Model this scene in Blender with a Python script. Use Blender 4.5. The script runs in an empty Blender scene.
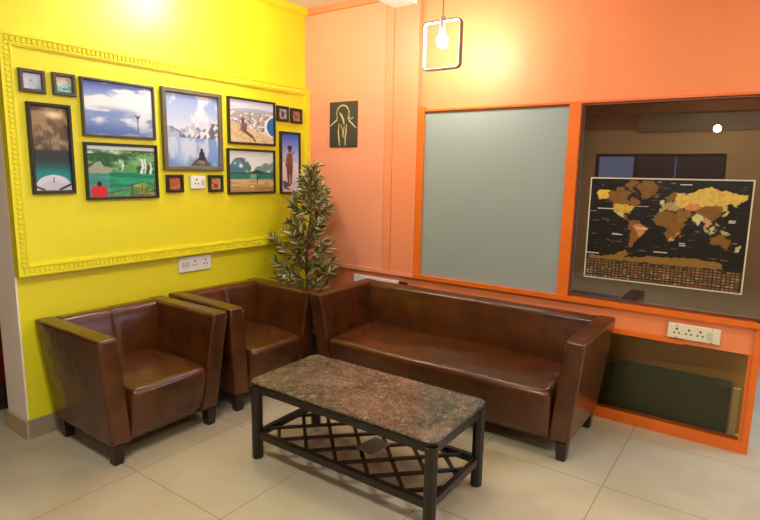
import bpy, bmesh, math, random
import numpy as np
from mathutils import Vector, Matrix
random.seed(7); np.random.seed(7)
PI = math.pi
S = bpy.context.scene
COL = S.collection

# ------------------------------------------------------------------ helpers
def lin(c):
    c = np.asarray(c, float)
    return np.where(c <= .04045, c / 12.92, ((c + .055) / 1.055) ** 2.4)
def rgb(r, g, b):
    return tuple(float(x) for x in lin(np.array([r, g, b]) / 255.)) + (1.,)

def new_mat(name):
    m = bpy.data.materials.new(name); m.use_nodes = True
    nt = m.node_tree; b = nt.nodes['Principled BSDF']
    return m, nt, b

def mat(name, col, rough=.5, metal=0., spec=.5, var=.0, vscale=8., bump=0., bscale=60., coat=0., coatr=.1, emit=None, es=0.):
    m, nt, b = new_mat(name)
    b.inputs['Roughness'].default_value = rough
    b.inputs['Metallic'].default_value = metal
    b.inputs['Specular IOR Level'].default_value = spec
    b.inputs['Coat Weight'].default_value = coat
    b.inputs['Coat Roughness'].default_value = coatr
    b.inputs['Base Color'].default_value = col
    tc = nt.nodes.new('ShaderNodeTexCoord')
    if var > 0:
        n = nt.nodes.new('ShaderNodeTexNoise'); n.inputs['Scale'].default_value = vscale; n.inputs['Detail'].default_value = 5
        nt.links.new(tc.outputs['Object'], n.inputs['Vector'])
        mx = nt.nodes.new('ShaderNodeMix'); mx.data_type = 'RGBA'
        mx.inputs[6].default_value = tuple(max(0, c * (1 - var)) for c in col[:3]) + (1,)
        mx.inputs[7].default_value = tuple(min(1, c * (1 + var)) for c in col[:3]) + (1,)
        nt.links.new(n.outputs['Fac'], mx.inputs[0]); nt.links.new(mx.outputs[2], b.inputs['Base Color'])
    if bump > 0:
        n2 = nt.nodes.new('ShaderNodeTexNoise'); n2.inputs['Scale'].default_value = bscale; n2.inputs['Detail'].default_value = 4
        nt.links.new(tc.outputs['Object'], n2.inputs['Vector'])
        bp = nt.nodes.new('ShaderNodeBump'); bp.inputs['Strength'].default_value = bump; bp.inputs['Distance'].default_value = .01
        nt.links.new(n2.outputs['Fac'], bp.inputs['Height']); nt.links.new(bp.outputs['Normal'], b.inputs['Normal'])
    if emit:
        b.inputs['Emission Color'].default_value = emit; b.inputs['Emission Strength'].default_value = es
    return m

def link(name, me, m=None, parent=None, smooth=False):
    o = bpy.data.objects.new(name, me); COL.objects.link(o)
    if m: me.materials.append(m)
    if parent: o.parent = parent
    if smooth:
        for p in me.polygons: p.use_smooth = True
    return o

def obj(name, bm, m, parent=None, smooth=False, autos=None):
    bmesh.ops.recalc_face_normals(bm, faces=bm.faces)
    me = bpy.data.meshes.new(name); bm.to_mesh(me); bm.free()
    o = link(name, me, m, parent, smooth)
    return o

def wnorm(o, w=0):
    md = o.modifiers.new('wn', 'WEIGHTED_NORMAL'); md.keep_sharp = False
    return o

def add_box(bm, lo, hi):
    (x0, y0, z0), (x1, y1, z1) = lo, hi
    v = [bm.verts.new(p) for p in ((x0,y0,z0),(x1,y0,z0),(x1,y1,z0),(x0,y1,z0),(x0,y0,z1),(x1,y0,z1),(x1,y1,z1),(x0,y1,z1))]
    for f in ((0,3,2,1),(4,5,6,7),(0,1,5,4),(1,2,6,5),(2,3,7,6),(3,0,4,7)): bm.faces.new([v[i] for i in f])
    return v
def add_hexa(bm, pts):
    v = [bm.verts.new(p) for p in pts]
    for f in ((0,3,2,1),(4,5,6,7),(0,1,5,4),(1,2,6,5),(2,3,7,6),(3,0,4,7)): bm.faces.new([v[i] for i in f])
    return v
def bevel(bm, w, seg=3):
    bmesh.ops.recalc_face_normals(bm, faces=bm.faces)
    bmesh.ops.bevel(bm, geom=list(bm.edges) + list(bm.verts), offset=w, segments=seg, profile=.5, affect='EDGES', clamp_overlap=True)
def add_tube(bm, pts, r, n=10, closed=False, cap=True):
    pts = [Vector(p) for p in pts]; rings = []
    N = len(pts); rr = r if isinstance(r, (list, tuple)) else [r] * N
    ref = None
    for i, p in enumerate(pts):
        if closed: t = pts[(i + 1) % N] - pts[i - 1]
        else: t = pts[min(i + 1, N - 1)] - pts[max(i - 1, 0)]
        t.normalize()
        if ref is None: ref = Vector((0, 0, 1)) if abs(t.z) < .9 else Vector((1, 0, 0))
        a = t.cross(ref); 
        if a.length < 1e-4: a = t.cross(Vector((0, 1, .1)))
        a.normalize(); b = a.cross(t); ref = b if False else ref
        rings.append([bm.verts.new(p + (a * math.cos(2*PI*k/n) + b * math.sin(2*PI*k/n)) * rr[i]) for k in range(n)])
    for i in range(N if closed else N - 1):
        A, B = rings[i], rings[(i + 1) % N]
        for k in range(n): bm.faces.new((A[k], A[(k+1) % n], B[(k+1) % n], B[k]))
    if cap and not closed:
        bm.faces.new(rings[0][::-1]); bm.faces.new(rings[-1])
def add_lathe(bm, prof, n=24, c=(0,0,0)):
    rings = []
    for r, z in prof:
        rings.append([bm.verts.new((c[0] + r*math.cos(2*PI*k/n), c[1] + r*math.sin(2*PI*k/n), c[2] + z)) for k in range(n)])
    for A, B in zip(rings, rings[1:]):
        for k in range(n): bm.faces.new((A[k], A[(k+1) % n], B[(k+1) % n], B[k]))
    bm.faces.new(rings[0][::-1]); bm.faces.new(rings[-1])
def add_sphere(bm, c, r, sx=1, sy=1, sz=1, u=16, v=10):
    bmesh.ops.create_uvsphere(bm, u_segments=u, v_segments=v, radius=r, matrix=Matrix.Translation(c) @ Matrix.Diagonal((sx, sy, sz, 1)))

def thing(name, label, cat, loc=(0,0,0), rotz=0, group=None):
    o = bpy.data.objects.new(name, None); COL.objects.link(o)
    o.empty_display_size = .1
    o.location = loc; o.rotation_euler = (0, 0, rotz)
    return tag(o, label, cat, group)
def tag(o, label, cat, group=None):
    o['label'] = label; o['category'] = cat
    if group: o['group'] = group
    return o
def struct(name, bm, m, smooth=False):
    o = obj(name, bm, m, None, smooth); o['kind'] = 'structure'; return o
def boxes(*bs):
    bm = bmesh.new()
    for lo, hi in bs: add_box(bm, lo, hi)
    return bm

# ------------------------------------------------------------------ camera
k = .942
cpos = Vector((3.1938, -3.4755, 1.5)) * k
yaw, pit, rol, fpx = .6109, -.1618, .0187, 549.34
F = Vector((-math.sin(yaw)*math.cos(pit), math.cos(yaw)*math.cos(pit), math.sin(pit)))
R = Vector((math.cos(yaw), math.sin(yaw), 0)); U = R.cross(F)
R2 = math.cos(rol)*R + math.sin(rol)*U; U2 = -math.sin(rol)*R + math.cos(rol)*U
cam = bpy.data.objects.new('camera', bpy.data.cameras.new('camera')); COL.objects.link(cam)
M = Matrix.Identity(4)
for i in range(3):
    M[i][0] = R2[i]; M[i][1] = U2[i]; M[i][2] = -F[i]; M[i][3] = cpos[i]
cam.matrix_world = M
cam.data.sensor_fit = 'HORIZONTAL'; cam.data.sensor_width = 36; cam.data.lens = fpx / 760 * 36
cam.data.clip_start = .02
S.camera = cam

# ------------------------------------------------------------------ materials
YEL = rgb(234, 224, 14); ORG = rgb(250, 128, 48)
m_yellow = mat('yellow_paint', YEL, .5, spec=.8, var=.03, vscale=2, bump=.03, bscale=30)
m_orange = mat('orange_paint', rgb(245, 144, 88), .55, var=.04, vscale=2.5, bump=.02, bscale=30)
m_pinkish = mat('salmon_paint', rgb(246, 158, 120), .5, var=.04, vscale=2.5, bump=.02, bscale=30)
m_frame = mat('orange_gloss_paint', rgb(234, 114, 32), .32, var=.08, vscale=7, bump=.03, bscale=20)
m_bead = mat('brown_bead', rgb(140, 70, 30), .5)
m_white = mat('white_wall_paint', rgb(246, 236, 224), .6, var=.03, vscale=3)
m_ceil = mat('ceiling_paint', rgb(222, 220, 218), .7, var=.03)
m_beam = mat('white_beam_paint', rgb(245, 240, 236), .6)
m_back = mat('tan_wall_paint', rgb(178, 148, 106), .8, var=.05)
m_skirt = mat('grey_skirting_tile', rgb(150, 138, 112), .35, var=.12, vscale=12)
m_dark = mat('dark_void', rgb(38, 28, 20), .8)
m_brownboard = mat('brown_board', rgb(112, 76, 48), .6, var=.15, vscale=3)
m_green = mat('dark_green_board', rgb(62, 68, 30), .7, var=.2, vscale=18)
m_tanboard = mat('tan_board', rgb(176, 130, 62), .7, var=.1, vscale=4)
m_post = mat('wood_post', rgb(214, 196, 140), .6)
m_maroon = mat('maroon_paint', rgb(112, 22, 20), .4, var=.1)
m_granite = mat('black_granite', rgb(52, 46, 40), .2, var=.9, vscale=60)
m_white_pl = mat('white_plastic', rgb(236, 236, 230), .25)
m_cream_pl = mat('cream_plastic', rgb(232, 224, 196), .3)
m_hole = mat('socket_hole', rgb(40, 36, 34), .5)
m_greyhole = mat('grey_switch', rgb(200, 200, 196), .3)
m_black_fr = mat('black_frame', rgb(42, 36, 30), .35, var=.15, vscale=20)
m_wood_fr = mat('weathered_frame', rgb(104, 98, 76), .45, var=.25, vscale=25)
m_brass_l = mat('pewter_frame', rgb(78, 74, 66), .35, var=.1, vscale=25)
m_leg = mat('dark_wood_leg', rgb(40, 24, 15), .35, var=.2, vscale=20)
m_seam = mat('seam_thread', rgb(66, 32, 14), .5)
m_cane = mat('dark_cane', rgb(30, 20, 14), .34, var=.25, vscale=40, bump=.15, bscale=90)
m_metal = mat('grey_metal', rgb(180, 180, 172), .3, metal=.6)
m_cord = mat('cord_black', rgb(50, 40, 34), .5)

# leather
def leather():
    m, nt, b = new_mat('brown_leather')
    tc = nt.nodes.new('ShaderNodeTexCoord')
    n = nt.nodes.new('ShaderNodeTexNoise'); n.inputs['Scale'].default_value = 5; n.inputs['Detail'].default_value = 8; n.inputs['Roughness'].default_value = .6
    nt.links.new(tc.outputs['Object'], n.inputs['Vector'])
    cr = nt.nodes.new('ShaderNodeValToRGB')
    cr.color_ramp.elements[0].position = .2; cr.color_ramp.elements[0].color = rgb(46, 23, 7)
    cr.color_ramp.elements[1].position = .75; cr.color_ramp.elements[1].color = rgb(106, 54, 17)
    nt.links.new(n.outputs['Fac'], cr.inputs['Fac'])
    n3 = nt.nodes.new('ShaderNodeTexNoise'); n3.inputs['Scale'].default_value = 130; n3.inputs['Detail'].default_value = 2
    nt.links.new(tc.outputs['Object'], n3.inputs['Vector'])
    mx = nt.nodes.new('ShaderNodeMix'); mx.data_type = 'RGBA'; mx.blend_type = 'MULTIPLY'; mx.inputs[0].default_value = .35
    nt.links.new(cr.outputs['Color'], mx.inputs[6]); nt.links.new(n3.outputs['Color'], mx.inputs[7])
    mx2 = nt.nodes.new('ShaderNodeMix'); mx2.data_type = 'RGBA'; mx2.inputs[0].default_value = .6
    nt.links.new(cr.outputs['Color'], mx2.inputs[6]); nt.links.new(mx.outputs[2], mx2.inputs[7])
    nt.links.new(mx2.outputs[2], b.inputs['Base Color'])
    b.inputs['Roughness'].default_value = .25
    b.inputs['Specular IOR Level'].default_value = .42
    b.inputs['Coat Weight'].default_value = .3; b.inputs['Coat Roughness'].default_value = .2
    v = nt.nodes.new('ShaderNodeTexVoronoi'); v.inputs['Scale'].default_value = 220
    nt.links.new(tc.outputs['Object'], v.inputs['Vector'])
    n4 = nt.nodes.new('ShaderNodeTexNoise'); n4.inputs['Scale'].default_value = 9; n4.inputs['Detail'].default_value = 3
    nt.links.new(tc.outputs['Object'], n4.inputs['Vector'])
    b1 = nt.nodes.new('ShaderNodeBump'); b1.inputs['Strength'].default_value = .08; b1.inputs['Distance'].default_value = .003
    nt.links.new(v.outputs['Distance'], b1.inputs['Height'])
    b2 = nt.nodes.new('ShaderNodeBump'); b2.inputs['Strength'].default_value = .35; b2.inputs['Distance'].default_value = .02
    nt.links.new(n4.outputs['Fac'], b2.inputs['Height']); nt.links.new(b1.outputs['Normal'], b2.inputs['Normal'])
    nt.links.new(b2.outputs['Normal'], b.inputs['Normal'])
    return m
m_leather = leather()

def marble():
    m, nt, b = new_mat('brown_marble')
    tc = nt.nodes.new('ShaderNodeTexCoord')
    n = nt.nodes.new('ShaderNodeTexNoise'); n.inputs['Scale'].default_value = 4; n.inputs['Detail'].default_value = 10; n.inputs['Roughness'].default_value = .65; n.inputs['Distortion'].default_value = .6
    nt.links.new(tc.outputs['Object'], n.inputs['Vector'])
    cr = nt.nodes.new('ShaderNodeValToRGB'); e = cr.color_ramp.elements
    e[0].position = .36; e[0].color = rgb(46, 42, 34); e[1].position = .66; e[1].color = rgb(116, 100, 80)
    x = e.new(.46); x.color = rgb(78, 68, 50); x = e.new(.54); x.color = rgb(96, 74, 60)
    nt.links.new(n.outputs['Fac'], cr.inputs['Fac'])
    n2 = nt.nodes.new('ShaderNodeTexNoise'); n2.inputs['Scale'].default_value = 42; n2.inputs['Detail'].default_value = 8; n2.inputs['Roughness'].default_value = .75; n2.inputs['Distortion'].default_value = 1.5
    nt.links.new(tc.outputs['Object'], n2.inputs['Vector'])
    c2 = nt.nodes.new('ShaderNodeValToRGB'); c2.color_ramp.elements[0].position = .50; c2.color_ramp.elements[0].color = (0,0,0,1); c2.color_ramp.elements[1].position = .74; c2.color_ramp.elements[1].color = (.8,.8,.8,1)
    nt.links.new(n2.outputs['Fac'], c2.inputs['Fac'])
    mx = nt.nodes.new('ShaderNodeMix'); mx.data_type = 'RGBA'; mx.inputs[7].default_value = rgb(186, 166, 136)
    nt.links.new(c2.outputs['Color'], mx.inputs[0]); nt.links.new(cr.outputs['Color'], mx.inputs[6])
    nt.links.new(mx.outputs[2], b.inputs['Base Color'])
    b.inputs['Roughness'].default_value = .22
    return m
m_marble = marble()

def floor_mat():
    m, nt, b = new_mat('beige_floor_tiles')
    L = nt.links.new
    tc = nt.nodes.new('ShaderNodeTexCoord'); sp = nt.nodes.new('ShaderNodeSeparateXYZ'); L(tc.outputs['Object'], sp.inputs[0])
    def mth(op, a, bb=None):
        n = nt.nodes.new('ShaderNodeMath'); n.operation = op
        for i, q in enumerate((a, bb)):
            if q is None: continue
            if isinstance(q, (int, float)): n.inputs[i].default_value = q
            else: L(q, n.inputs[i])
        return n.outputs[0]
    def edge(s, off):
        t = mth('MODULO', mth('ADD', mth('MULTIPLY', mth('SUBTRACT', s, off), 1/.6), 100.), 1.)
        return mth('MINIMUM', t, mth('SUBTRACT', 1., t))
    ex, ey = edge(sp.outputs[0], .126), edge(sp.outputs[1], -1.97)
    g = mth('LESS_THAN', mth('MINIMUM', ex, ey), .0032)
    n = nt.nodes.new('ShaderNodeTexNoise'); n.inputs['Scale'].default_value = 2.2; n.inputs['Detail'].default_value = 8; n.inputs['Distortion'].default_value = 1.
    L(tc.outputs['Object'], n.inputs['Vector'])
    cr = nt.nodes.new('ShaderNodeValToRGB'); e = cr.color_ramp.elements
    e[0].position = .3; e[0].color = rgb(176, 162, 130); e[1].position = .7; e[1].color = rgb(190, 178, 148)
    L(n.outputs['Fac'], cr.inputs['Fac'])
    mx = nt.nodes.new('ShaderNodeMix'); mx.data_type = 'RGBA'; mx.inputs[7].default_value = rgb(128, 112, 84)
    L(g, mx.inputs[0]); L(cr.outputs['Color'], mx.inputs[6]); L(mx.outputs[2], b.inputs['Base Color'])
    b.inputs['Roughness'].default_value = .3
    return m
m_floor = floor_mat()

def pane_mat(name, tint, refl=1.5, rough=.0):
    m = bpy.data.materials.new(name); m.use_nodes = True; nt = m.node_tree; nt.nodes.clear(); L = nt.links.new
    out = nt.nodes.new('ShaderNodeOutputMaterial'); mixs = nt.nodes.new('ShaderNodeMixShader')
    tr = nt.nodes.new('ShaderNodeBsdfTransparent'); tr.inputs[0].default_value = tint
    gl = nt.nodes.new('ShaderNodeBsdfGlossy'); gl.inputs['Roughness'].default_value = rough; gl.inputs[0].default_value = (1, 1, 1, 1)
    fr = nt.nodes.new('ShaderNodeFresnel'); fr.inputs['IOR'].default_value = refl
    L(fr.outputs[0], mixs.inputs[0]); L(tr.outputs[0], mixs.inputs[1]); L(gl.outputs[0], mixs.inputs[2]); L(mixs.outputs[0], out.inputs[0])
    return m
m_glass = pane_mat('window_glass', (.95, .93, .88, 1), 2.3)
m_glass2 = pane_mat('lower_glass', (.92, .92, .84, 1), 1.3)
m_frost = mat('frosted_glass', rgb(152, 164, 158), .4, spec=.6, var=.02, vscale=1)

# ------------------------------------------------------------------ setting
H = 2.6
struct('floor', boxes(((-1.8, -5.0, -.06), (4.6, 3.0, 0))), m_floor)
struct('ceiling', boxes(((-1.8, -5.0, H), (4.6, 3.0, H + .06))), m_ceil)
# yellow wall (x=0) and its end
struct('wall_left', boxes(((-.222, -2.12, 0), (0, .1, H))), m_yellow)
struct('trim_1', boxes(((-.226, -2.128, .10), (-.0015, -2.12, H))), m_white)          # white end face of the wall
bm = boxes(((0, -2.128, 0), (.012, -.03, .10))); struct('baseboard_left', bm, m_skirt)
bm = boxes(((-.228, -2.14, 0), (.012, -2.128, .10))); struct('baseboard_end', bm, mat('tan_skirting_tile', rgb(186, 160, 128), .35, var=.06))
# raised yellow panel + beaded moulding
y0, y1, z0, z1 = -2.128, -.03, .862, 2.015
D = .047
struct('trim_2', boxes(((0, y0, z0), (D - .006, y1, z1))), m_yellow)
def moulding(y0, y1, z0, z1, x, w=.058):
    bm = bmesh.new()
    # three nested rings: outer lip, beaded band, inner lip
    def ring(a, b, xa, xb):
        for lo, hi in (((xa, y0+a, z1-b), (xb, y1-a, z1-a)), ((xa, y0+a, z0+a), (xb, y1-a, z0+b)),
                       ((xa, y0+a, z0+b), (xb, y0+b, z1-b)), ((xa, y1-b, z0+b), (xb, y1-a, z1-b))):
            add_box(bm, lo, hi)
    ring(0, .012, x-.008, x+.008); ring(.012, .044, x-.008, x+.002); ring(.044, .05, x-.008, x+.008); ring(.05, w, x-.008, x+.003)
    mid = .028
    p = .0235
    def bead(y, z, horiz):
        a, b2 = (.0085, .014) if horiz else (.014, .0085)
        pts = [(x, y-a, z-b2), (x, y+a, z-b2), (x, y+a, z+b2), (x, y-a, z+b2)]
        top = [(x+.009, y-a*.45, z-b2*.7), (x+.009, y+a*.45, z-b2*.7), (x+.009, y+a*.45, z+b2*.7), (x+.009, y-a*.45, z+b2*.7)]
        v = [bm.verts.new(q) for q in pts + top]
        for f in ((4,5,6,7),(0,1,5,4),(1,2,6,5),(2,3,7,6),(3,0,4,7)): bm.faces.new([v[i] for i in f])
    n = int((y1-y0-.06)/p)
    for i in range(n+1):
        yy = y0+.03 + (y1-y0-.06)*i/n
        bead(yy, z1-mid, True); bead(yy, z0+mid, True)
    n = int((z1-z0-.1)/p)
    for i in range(n+1):
        zz = z0+.05 + (z1-z0-.1)*i/n
        bead(y0+mid, zz, False); bead(y1-mid, zz, False)
    return bm
struct('trim_3', moulding(y0, y1, z0, z1, D), m_yellow)
# cornice
bm = boxes(((0, -2.128, 2.553), (.03, 0, H)), ((0, -2.128, 2.545), (.018, 0, 2.553))); struct('trim_4', bm, m_yellow)
bm = boxes(((.03, -.03, 2.553), (.80, 0, H)), ((.03, -.018, 2.545), (.80, 0, 2.553))); struct('trim_5', bm, m_orange)

# orange wall (y=0), built around its openings
X1 = 3.06
WY = .10
ga, gb = 1.068, 2.028       # frosted pane
wa, wb = 2.092, 3.03        # big pane
zt, zs = 1.806, .697        # top / sill of the panes
lt, lb_ = .522, .055        # lower pane
la, lc = 2.12, 3.012
struct('wall_back', boxes(((-.255, 0, 0), (.83, WY, H)), ((.83, 0, zt), (X1, WY, H)), ((.83, 0, lt), (ga, WY, zt)), ((.83, 0, 0), (la, WY, lt)),
        ((ga, 0, lt), (X1, WY, zs))), m_orange)
# salmon boarding between corner and pilaster
struct('trim_6', boxes(((0.0, -.028, .70), (.752, 0, 2.545))), m_pinkish)
bm = boxes(((.756, -.031, .70), (.820, 0, H)), ((.8235, -.028, .70), (ga - .05, 0, H - .001))); struct('trim_7', bm, mat('soft_orange_paint', rgb(243, 146, 100), .45, var=.03, vscale=2.5))
bm = boxes(((0.0, -.036, .672), (1.02, 0, .70))); struct('trim_8', bm, m_pinkish)
bm = boxes(((ga - .05, -.020, zs), (ga, .0, zt + .03)), ((gb, -.020, zs), (wa, .0, zt + .0))); struct('trim_9', bm, m_frame)   # posts
bm = boxes(((ga - .05, -.03, zs - .028), (X1, 0, zs)), ((2.0, -.014, lt - .002), (2.72, 0, lt + .024)), ((1.10, -.016, .60), (1.2, 0, .61))); struct('trim_10', bm, m_frame)
bm = boxes(((ga - .03, -.022, zt + .0), (3.3, 0, zt + .012))); struct('trim_11', bm, m_frame)
# brown beads inside the panes
bm = boxes(((ga, -.012, zt - .012), (gb, -.002, zt)), ((wa, -.012, zt - .012), (3.4, -.002, zt)), ((wa, -.008, zs), (wa + .008, -.0, zt - .012)), ((wa, -.008, zs), (wb, 0, zs + .008)))
struct('trim_12', bm, m_bead)
# wall to the right of big pane (the pane runs on above the doorway)
bm = boxes(((wb, -.02, 0), (X1 + .0, WY, zs)), ((X1 - .02, -.0, zs), (X1 + .04, WY, zt))); struct('trim_13', bm, m_frame)
bm = boxes(((la, -.02, 0), (wb, .06, lb_)), ((la - .1, -.004, 0), (la, 0, lt))); struct('trim_14', bm, m_frame)
bm = boxes(((lc, -.008, lb_), (wb, WY, lt)), ); struct('trim_15', bm, m_frame)
bm = boxes(((X1, 0, zt + .012), (4.6, WY, H))); struct('wall_right_lintel', bm, m_orange)

# panes
bm = boxes(((ga, -.004, zs), (gb, .008, zt - .001))); struct('window_1', bm, m_frost)
w2 = struct('window_2', boxes(((wa, .010, zs), (X1 - .02, .016, zt))), m_glass)
w3 = struct('window_3', boxes(((la, .010, lb_), (lc, .016, lt))), m_glass2)
# what stands behind the panes: shallow dark recess
bm = boxes(((wa - .05, .26, .6), (3.5, .28, 2.0))); struct('wall_recess_upper', bm, m_brownboard)
bm = boxes(((1.6, .24, 0), (3.06, .26, .6))); struct('wall_recess_lower', bm, m_tanboard)
g = obj('storage_box', boxes(((2.0, .09, 0), (2.955, .20, .305))), m_green); bv = g
tag(g, 'low dark green box behind the lower glass pane', 'box')
g = obj('wooden_post', boxes(((2.966, .09, 0), (2.996, .12, .30))), m_post); tag(g, 'thin tan upright post behind lower glass near right frame', 'post')

# ceiling beam
struct('ceiling_beam', boxes(((.818, -5.0, 2.492), (.995, -.03, H))), m_beam)

# rest of the room, behind and beside the camera
def wall_with_hole(name, x0, x1, z0, z1, hx0, hx1, hz0, hz1, ya, yb, m):
    return struct(name, boxes(((x0, ya, z0), (x1, yb, hz0)), ((x0, ya, hz1), (x1, yb, z1)), ((x0, ya, hz0), (hx0, yb, hz1)), ((hx1, ya, hz0), (x1, yb, hz1))), m)
wall_with_hole('wall_front', -1.8, 4.6, 0, H, .95, 2.53, .95, 1.70, -5.0, -4.9, m_back)
bm = boxes(((.95, -4.97, .95), (2.53, -4.93, .99)), ((.95, -4.97, 1.66), (2.53, -4.93, 1.70)), ((.95, -4.97, .99), (.99, -4.93, 1.66)), ((2.49, -4.97, .99), (2.53, -4.93, 1.66)), ((1.45, -4.97, .99), (1.5, -4.93, 1.66)))
struct('window_4', bm, m_dark)
bm = boxes(((1.5, -4.965, .99), (1.95, -4.95, 1.66)), ((1.97, -4.965, .99), (2.49, -4.95, 1.66))); struct('window_5', bm, mat('dark_blue_pane', rgb(30, 34, 54), .3))
bm = boxes(((-.2, -4.9, 2.22), (4.6, -4.86, H)), ((-.2, -4.9, 2.02), (1.5, -4.88, 2.21))); struct('trim_17', bm, mat('brown_pelmet', rgb(132, 86, 46), .6, var=.2, vscale=2))
bm = boxes(((1.5, -4.9, 1.98), (4.6, -4.80, 2.19))); struct('trim_18', bm, mat('grey_brown_beam', rgb(104, 90, 70), .6))
struct('wall_right', boxes(((4.6, -5.0, 0), (4.66, 3.0, H))), m_white)
struct('wall_far', boxes(((-1.8, 3.0, 0), (4.6, 3.06, H))), mat('far_wall_paint', rgb(160, 158, 160), .7))
struct('wall_outer', boxes(((-1.86, -5.0, 0), (-1.8, 3.0, H))), m_maroon)
bm = boxes(((-.55, -2.1, .16), (-.52, -.1, 2.3))); struct('trim_16', bm, m_maroon)
bm = boxes(((-.55, -2.1, 0), (-.50, -.1, .16))); struct('baseboard_doorway', bm, m_granite)

# ------------------------------------------------------------------ lounge seating
def tapered_block(x0b, x1b, x0t, x1t, ya_b, yb_b, ya_t, yb_t, zb, zt):
    return [(x0b, ya_b, zb), (x1b, ya_b, zb), (x1b, yb_b, zb), (x0b, yb_b, zb), (x0t, ya_t, zt), (x1t, ya_t, zt), (x1t, yb_t, zt), (x0t, yb_t, zt)]

def cushion(bm, xf, nu, nv, depth_prof):
    pass

def seat_mesh(hw_f, hw_b, seams=()):
    """leather seat block: domed top, round front edge, front apron; x forward"""
    bm = bmesh.new()
    prof = []      # (x, z) around the section from back-top, over front, down the apron, back
    zt = .375
    for i in range(15):
        t = i / 14; prof.append((-.20 + t * .475, zt - .006 + .012 * math.sin(PI * min(1, t*1.02)) ** .7 ))
    cx, cz, r = .281, zt - .006 - .036, .036
    for i in range(1, 9):
        a = PI/2 * (1 - i/8.); prof.append((cx + r * math.cos(a), cz + r * math.sin(a)))
    for i in range(1, 9):
        t = i / 8; prof.append((cx + r - .004 - .052 * t + .010 * math.sin(PI*t), cz - (cz - .105) * t))
    prof.append((.22, .10)); prof.append((-.2, .10))
    n = max(30, int(hw_f * 90)); rows = []
    for j in range(n + 1):
        s = -1 + 2 * j / n; row = []
        e = 1 - abs(s) ** 14 * .012 / .02 * .5
        for i, (x, z) in enumerate(prof):
            inset = .012 * abs(s) ** 10
            dz = 0
            yy = s * hw_f
            # side rounding of the top
            if z > .30: dz -= .009 * abs(s) ** (12 if hw_f < .4 else 40)
            for q in seams:
                dz -= .004 * math.exp(-((yy - q) / .006) ** 2) * (1 if z > .3 else 0)
            dx = 0
            if i > 14 and i < 32:
                dx -= inset
                for q in seams: dx -= .005 * math.exp(-((yy - q) / .006) ** 2)
            # soft dents
            dz += .003 * math.sin(yy * 9 + x * 11) * math.sin(x * 14 + 1.3) if z > .33 else 0
            row.append(bm.verts.new((x + dx, yy, z + dz)))
        rows.append(row)
    m = len(prof)
    for A, B in zip(rows, rows[1:]):
        for i in range(m): bm.faces.new((A[i], A[(i+1) % m], B[(i+1) % m], B[i]))
    bm.faces.new(rows[0]); bm.faces.new(rows[-1][::-1])
    return bm

def back_mesh(hw, ht, seams=()):
    bm = bmesh.new()
    prof = [(-.275, .10), (-.305, ht - .03)]
    for i in range(1, 6):
        a = PI - PI/2 * i / 5; prof.append((-.275 + .03 * math.cos(a), ht - .03 + .03 * math.sin(a)))
    for i in range(0, 8):
        a = PI/2 - PI/2 * i / 7; prof.append((-.235 + .035 * math.cos(a), ht - .035 + .035 * math.sin(a)))
    for i in range(1, 10):
        t = i / 9; prof.append((-.20 + .012 * math.sin(PI * t) + .03 * t, ht - .035 - (ht - .035 - .34) * t))
    prof.append((-.17, .12)); prof.append((-.2, .10))
    n = max(40, int(hw * 110)); rows = []
    for j in range(n + 1):
        s = -1 + 2 * j / n; yy = s * hw; row = []
        for i, (x, z) in enumerate(prof):
            d = 0
            for q in seams: d += math.exp(-((yy - q) / .006) ** 2)
            dx = dz = 0
            if i >= 7: dx = -.007 * d + .003 * math.sin(yy * 7 + z * 9)
            if 3 <= i <= 11: dz = -.005 * d
            row.append(bm.verts.new((x + dx, yy, z + dz)))
        rows.append(row)
    m = len(prof)
    for A, B in zip(rows, rows[1:]):
        for i in range(m): bm.faces.new((A[i], A[(i+1) % m], B[(i+1) % m], B[i]))
    bm.faces.new(rows[0]); bm.faces.new(rows[-1][::-1])
    return bm

def lounge(name, label, cat, W, loc, rotz, ht=.64, seams=(), bseams=(0,), taper=.056):
    """local frame: x forward, y across; top width W, top depth .62"""
    t = thing(name, label, cat, loc, rotz)
    hw = W / 2
    ta, tb = .098, .104          # arm thickness at top / bottom
    ob = hw - taper
    fb = .258 if W > 1 else .274
    for s in (-1, 1):
        bm = bmesh.new()
        pts = tapered_block(-.275, fb, -.31, .312, s*(ob-tb), s*ob, s*(hw-ta), s*hw, .10, ht)
        add_hexa(bm, pts); bevel(bm, .017, 5)
        a = obj('armrest', bm, m_leather, t, True); wnorm(a)
        # stitched piping along the front panel edges
        bm = bmesh.new()
        def P(u, v, x_off=0): # u across thickness 0..1, v height 0..1
            yb_, yt_ = (ob - tb) + tb*u, (hw - ta) + ta*u
            return (fb + (.312-fb)*v + x_off, s*(yb_ + (yt_ - yb_)*v), .10 + (ht-.10)*v)
        for u in (.10, .90):
            add_tube(bm, [P(u, v, -.0015) for v in np.linspace(.03, .965, 8)], .0026, 6)
        obj('piping', bm, m_leather, a, True)
    b_ = obj('backrest', back_mesh(hw - ta + .004, ht, bseams), m_leather, t, True)
    st = obj('seat', seat_mesh(ob - tb + .006, 0, seams), m_leather, t, True)
    bm = boxes(((-.26, -(ob - .02), .088), (.23, ob - .02, .101))); obj('base', bm, m_leg, t)
    for sx in (-1, 1):
        for s in (-1, 1):
            bm = bmesh.new()
            xc = fb - .036 if sx > 0 else -.235
            yc = s * (ob - .038)
            a, c = .030, .022
            add_hexa(bm, [(xc-c, yc-c, 0), (xc+c, yc-c, 0), (xc+c, yc+c, 0), (xc-c, yc+c, 0), (xc-a, yc-a, .10), (xc+a, yc-a, .10), (xc+a, yc+a, .10), (xc-a, yc+a, .10)])
            bevel(bm, .003, 2)
            obj('leg', bm, m_leg, t)
    return t
lounge('armchair', 'brown leather armchair at the left, nearest the white wall end', 'armchair', .722, (.350, -1.718, 0), 0, .64)
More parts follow.
